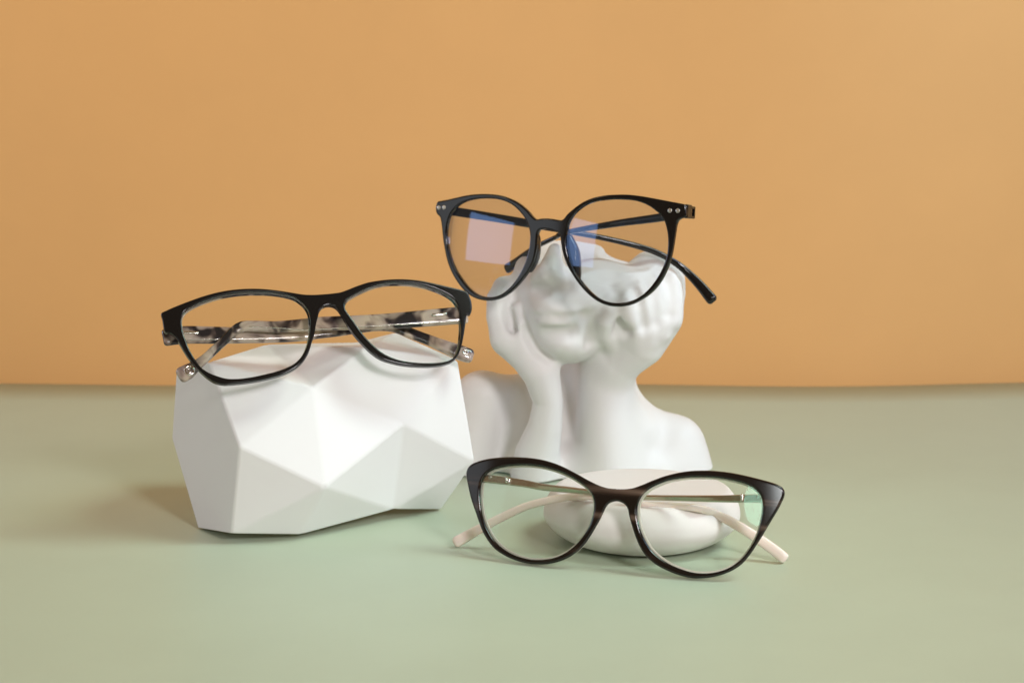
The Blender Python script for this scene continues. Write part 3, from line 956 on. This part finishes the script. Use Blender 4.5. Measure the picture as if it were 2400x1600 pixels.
c_r = C2([(900, 355), (1030, 358), (1160, 370), (1280, 392), (1400, 425), (1490, 465), (1550, 515), (1585, 570), (1600, 640), (1597, 730), (1580, 830), (1555, 930), (1515, 1030), (1460, 1125), (1390, 1215), (1300, 1295), (1200, 1350), (1080, 1385), (960, 1395), (840, 1385), (720, 1350), (600, 1300), (490, 1230), (400, 1150), (340, 1060), (290, 960), (260, 860), (245, 760), (248, 670), (270, 600), (310, 540), (380, 480), (480, 430), (590, 390), (700, 370), (800, 358)])
for _ in range(30):                                       # slide the pair along the sight line until its lowest rim just touches
    zmin = min(Cg.world((*Cg.uv(x, y, w), -(w + Cg.bend(Cg.uv(x, y, w)[0]))))[2] for x, y in c_outer for w in (.0004, .0036))
    if abs(zmin - .0003) < 5e-5:
        break
    Cg.P0 = Cg.P0 + (CAMP - Cg.P0) * (.0003 - zmin) * 3.0
Cg.root.location = Cg.P0
co, cl, cr = Cg.contour(c_outer), Cg.contour(c_l), Cg.contour(c_r)

m_horn = mat('streaked_dark_horn', (.01, .007, .006), rough=.10, spec=.5)
t = N(m_horn, 'ShaderNodeTexCoord')
mp = N(m_horn, 'ShaderNodeMapping'); mp.inputs['Scale'].default_value = (9, 150, 30)
nz = N(m_horn, 'ShaderNodeTexNoise'); nz.inputs['Scale'].default_value = 1.0; nz.inputs['Detail'].default_value = 4; nz.inputs['Roughness'].default_value = .6
L(m_horn, t.outputs['Object'], mp.inputs[0]); L(m_horn, mp.outputs[0], nz.inputs['Vector'])
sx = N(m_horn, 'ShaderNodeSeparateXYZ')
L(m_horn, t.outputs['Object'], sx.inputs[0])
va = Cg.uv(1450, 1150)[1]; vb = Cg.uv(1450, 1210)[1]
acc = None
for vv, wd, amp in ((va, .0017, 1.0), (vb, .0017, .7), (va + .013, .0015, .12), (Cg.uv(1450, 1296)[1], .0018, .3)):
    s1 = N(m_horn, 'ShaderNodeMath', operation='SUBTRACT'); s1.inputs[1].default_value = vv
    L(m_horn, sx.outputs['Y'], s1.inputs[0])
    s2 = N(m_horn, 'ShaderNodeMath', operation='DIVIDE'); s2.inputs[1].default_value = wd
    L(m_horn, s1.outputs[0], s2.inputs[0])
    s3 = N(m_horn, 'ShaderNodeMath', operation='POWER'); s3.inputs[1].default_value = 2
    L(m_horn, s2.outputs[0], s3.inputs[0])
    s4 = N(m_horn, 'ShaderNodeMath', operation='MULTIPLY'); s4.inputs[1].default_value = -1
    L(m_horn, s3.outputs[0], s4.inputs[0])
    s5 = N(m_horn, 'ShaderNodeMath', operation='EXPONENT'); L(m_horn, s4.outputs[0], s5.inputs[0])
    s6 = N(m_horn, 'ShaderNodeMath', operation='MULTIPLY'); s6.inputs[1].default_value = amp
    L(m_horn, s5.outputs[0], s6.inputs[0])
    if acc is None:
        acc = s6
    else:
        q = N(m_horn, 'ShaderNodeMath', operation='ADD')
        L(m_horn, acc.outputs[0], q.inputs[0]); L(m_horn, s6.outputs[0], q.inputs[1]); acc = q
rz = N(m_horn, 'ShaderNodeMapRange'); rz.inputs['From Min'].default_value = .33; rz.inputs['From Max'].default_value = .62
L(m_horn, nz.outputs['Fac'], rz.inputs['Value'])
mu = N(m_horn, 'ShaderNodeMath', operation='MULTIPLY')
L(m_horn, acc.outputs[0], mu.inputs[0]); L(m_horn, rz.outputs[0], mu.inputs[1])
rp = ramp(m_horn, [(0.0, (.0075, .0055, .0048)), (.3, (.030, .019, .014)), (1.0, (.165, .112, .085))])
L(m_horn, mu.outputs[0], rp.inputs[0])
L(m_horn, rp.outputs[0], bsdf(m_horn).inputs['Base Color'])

Cg.build_plate('frame_front', co, [cl, cr], 0, 2.6, 1.15, m_horn)
Cg.build_plate('frame_liner', offset2(co, -.25), [offset2(cl, -.85), offset2(cr, -.85)], 2.62, 4.0, .5, m_liner)
for h in (cl, cr):
    Cg.build_lens(h, 1.5, 1.2, m_lens_green)

def ground_w(px, py, z):                                   # how far behind the front plane a point of height z on this sight line is
    return -Cg.tolocal(at_z(px, py, z))[2]
tipL = C1([(150, 1085)])[0]; tipR = C2([(1825, 1225)])[0]
wL, wR = ground_w(*tipL, .0030), ground_w(*tipR, .0030)
lc_m = rows(C1, [(440, 380, 95, .0085, 1.8), (560, 396, 92, .0090, 1.8), (715, 415, 88, .0100, 1.8), (1100, 478, 76, .0125, 1.8), (1500, 522, 62, .0155, 1.8), (1700, 548, 58, .0170, 1.8)], 4.752)
tc1 = sweep(*temple_path(Cg, lc_m), (0, 0, 1), m_gold, 'temple', Cg.root, twist=np.array([0, 0, 0, .25, .55, .6]), power=6, ns=24)
lc_c = rows(C2, [(210, 642, 52, .0195), (280, 650, 60, .0200), (600, 665, 72, .0220), (880, 692, 80, .0235), (1080, 748, 92, wR * .72 + .0235 * .28), (1300, 862, 108, wR * .92), (1500, 985, 112, wR * .97), (1700, 1125, 120, wR, 3.6), (1825, 1222, 122, wR, 4.0)], 4.611)
tip1 = sweep(*temple_path(Cg, lc_c), (0, 0, 1), m_cream, 'temple_tip', tc1)
rc_m = rows(C2, [(1640, 588, 92, .0100, 1.8), (1500, 588, 90, .0100, 1.8), (1380, 590, 86, .0110, 1.8), (900, 588, 66, .0140, 1.8), (320, 578, 54, .0170, 1.8), (100, 572, 50, .0180, 1.8)], 4.611)
tc2 = sweep(*temple_path(Cg, rc_m), (0, 0, 1), m_gold, 'temple', Cg.root, twist=np.array([0, 0, 0, -.3, -.5, -.55]), power=6, ns=24)
rc_c = rows(C1, [(1800, 575, 70, .0190), (1640, 584, 80, .0195), (1400, 588, 84, .0205), (1150, 630, 84, .0210), (900, 700, 86, wL * .6 + .0085), (650, 815, 95, wL * .85 + .003), (420, 935, 104, wL), (270, 1018, 118, wL, 3.6), (150, 1085, 126, wL, 4.0)], 4.752)
tip2 = sweep(*temple_path(Cg, rc_c), (0, 0, 1), m_cream, 'temple_tip', tc2)
for Z, pts, wv, par in ((C1, [(696, 372), (700, 420)], .0080, tc1), (C1, [(728, 388), (728, 446)], .0080, tc1), (C2, [(1378, 548), (1378, 625)], .0095, tc2)):
    P = np.array([Cg.loc(*Z([q])[0], wv) for q in pts])
    sweep(P, np.full(2, .0011), np.full(2, .0010), (0, 0, 1), m_steel, 'hinge', par, power=2.5, step=.001)
for Z, q, wv, par in ((C1, (515, 368), .0078, tc1), (C2, (1560, 568), .0088, tc2)):
    dome('screw', Cg.loc(*Z([q])[0], wv), (0, 0, 1), .0008, .0003, m_rivet, par)
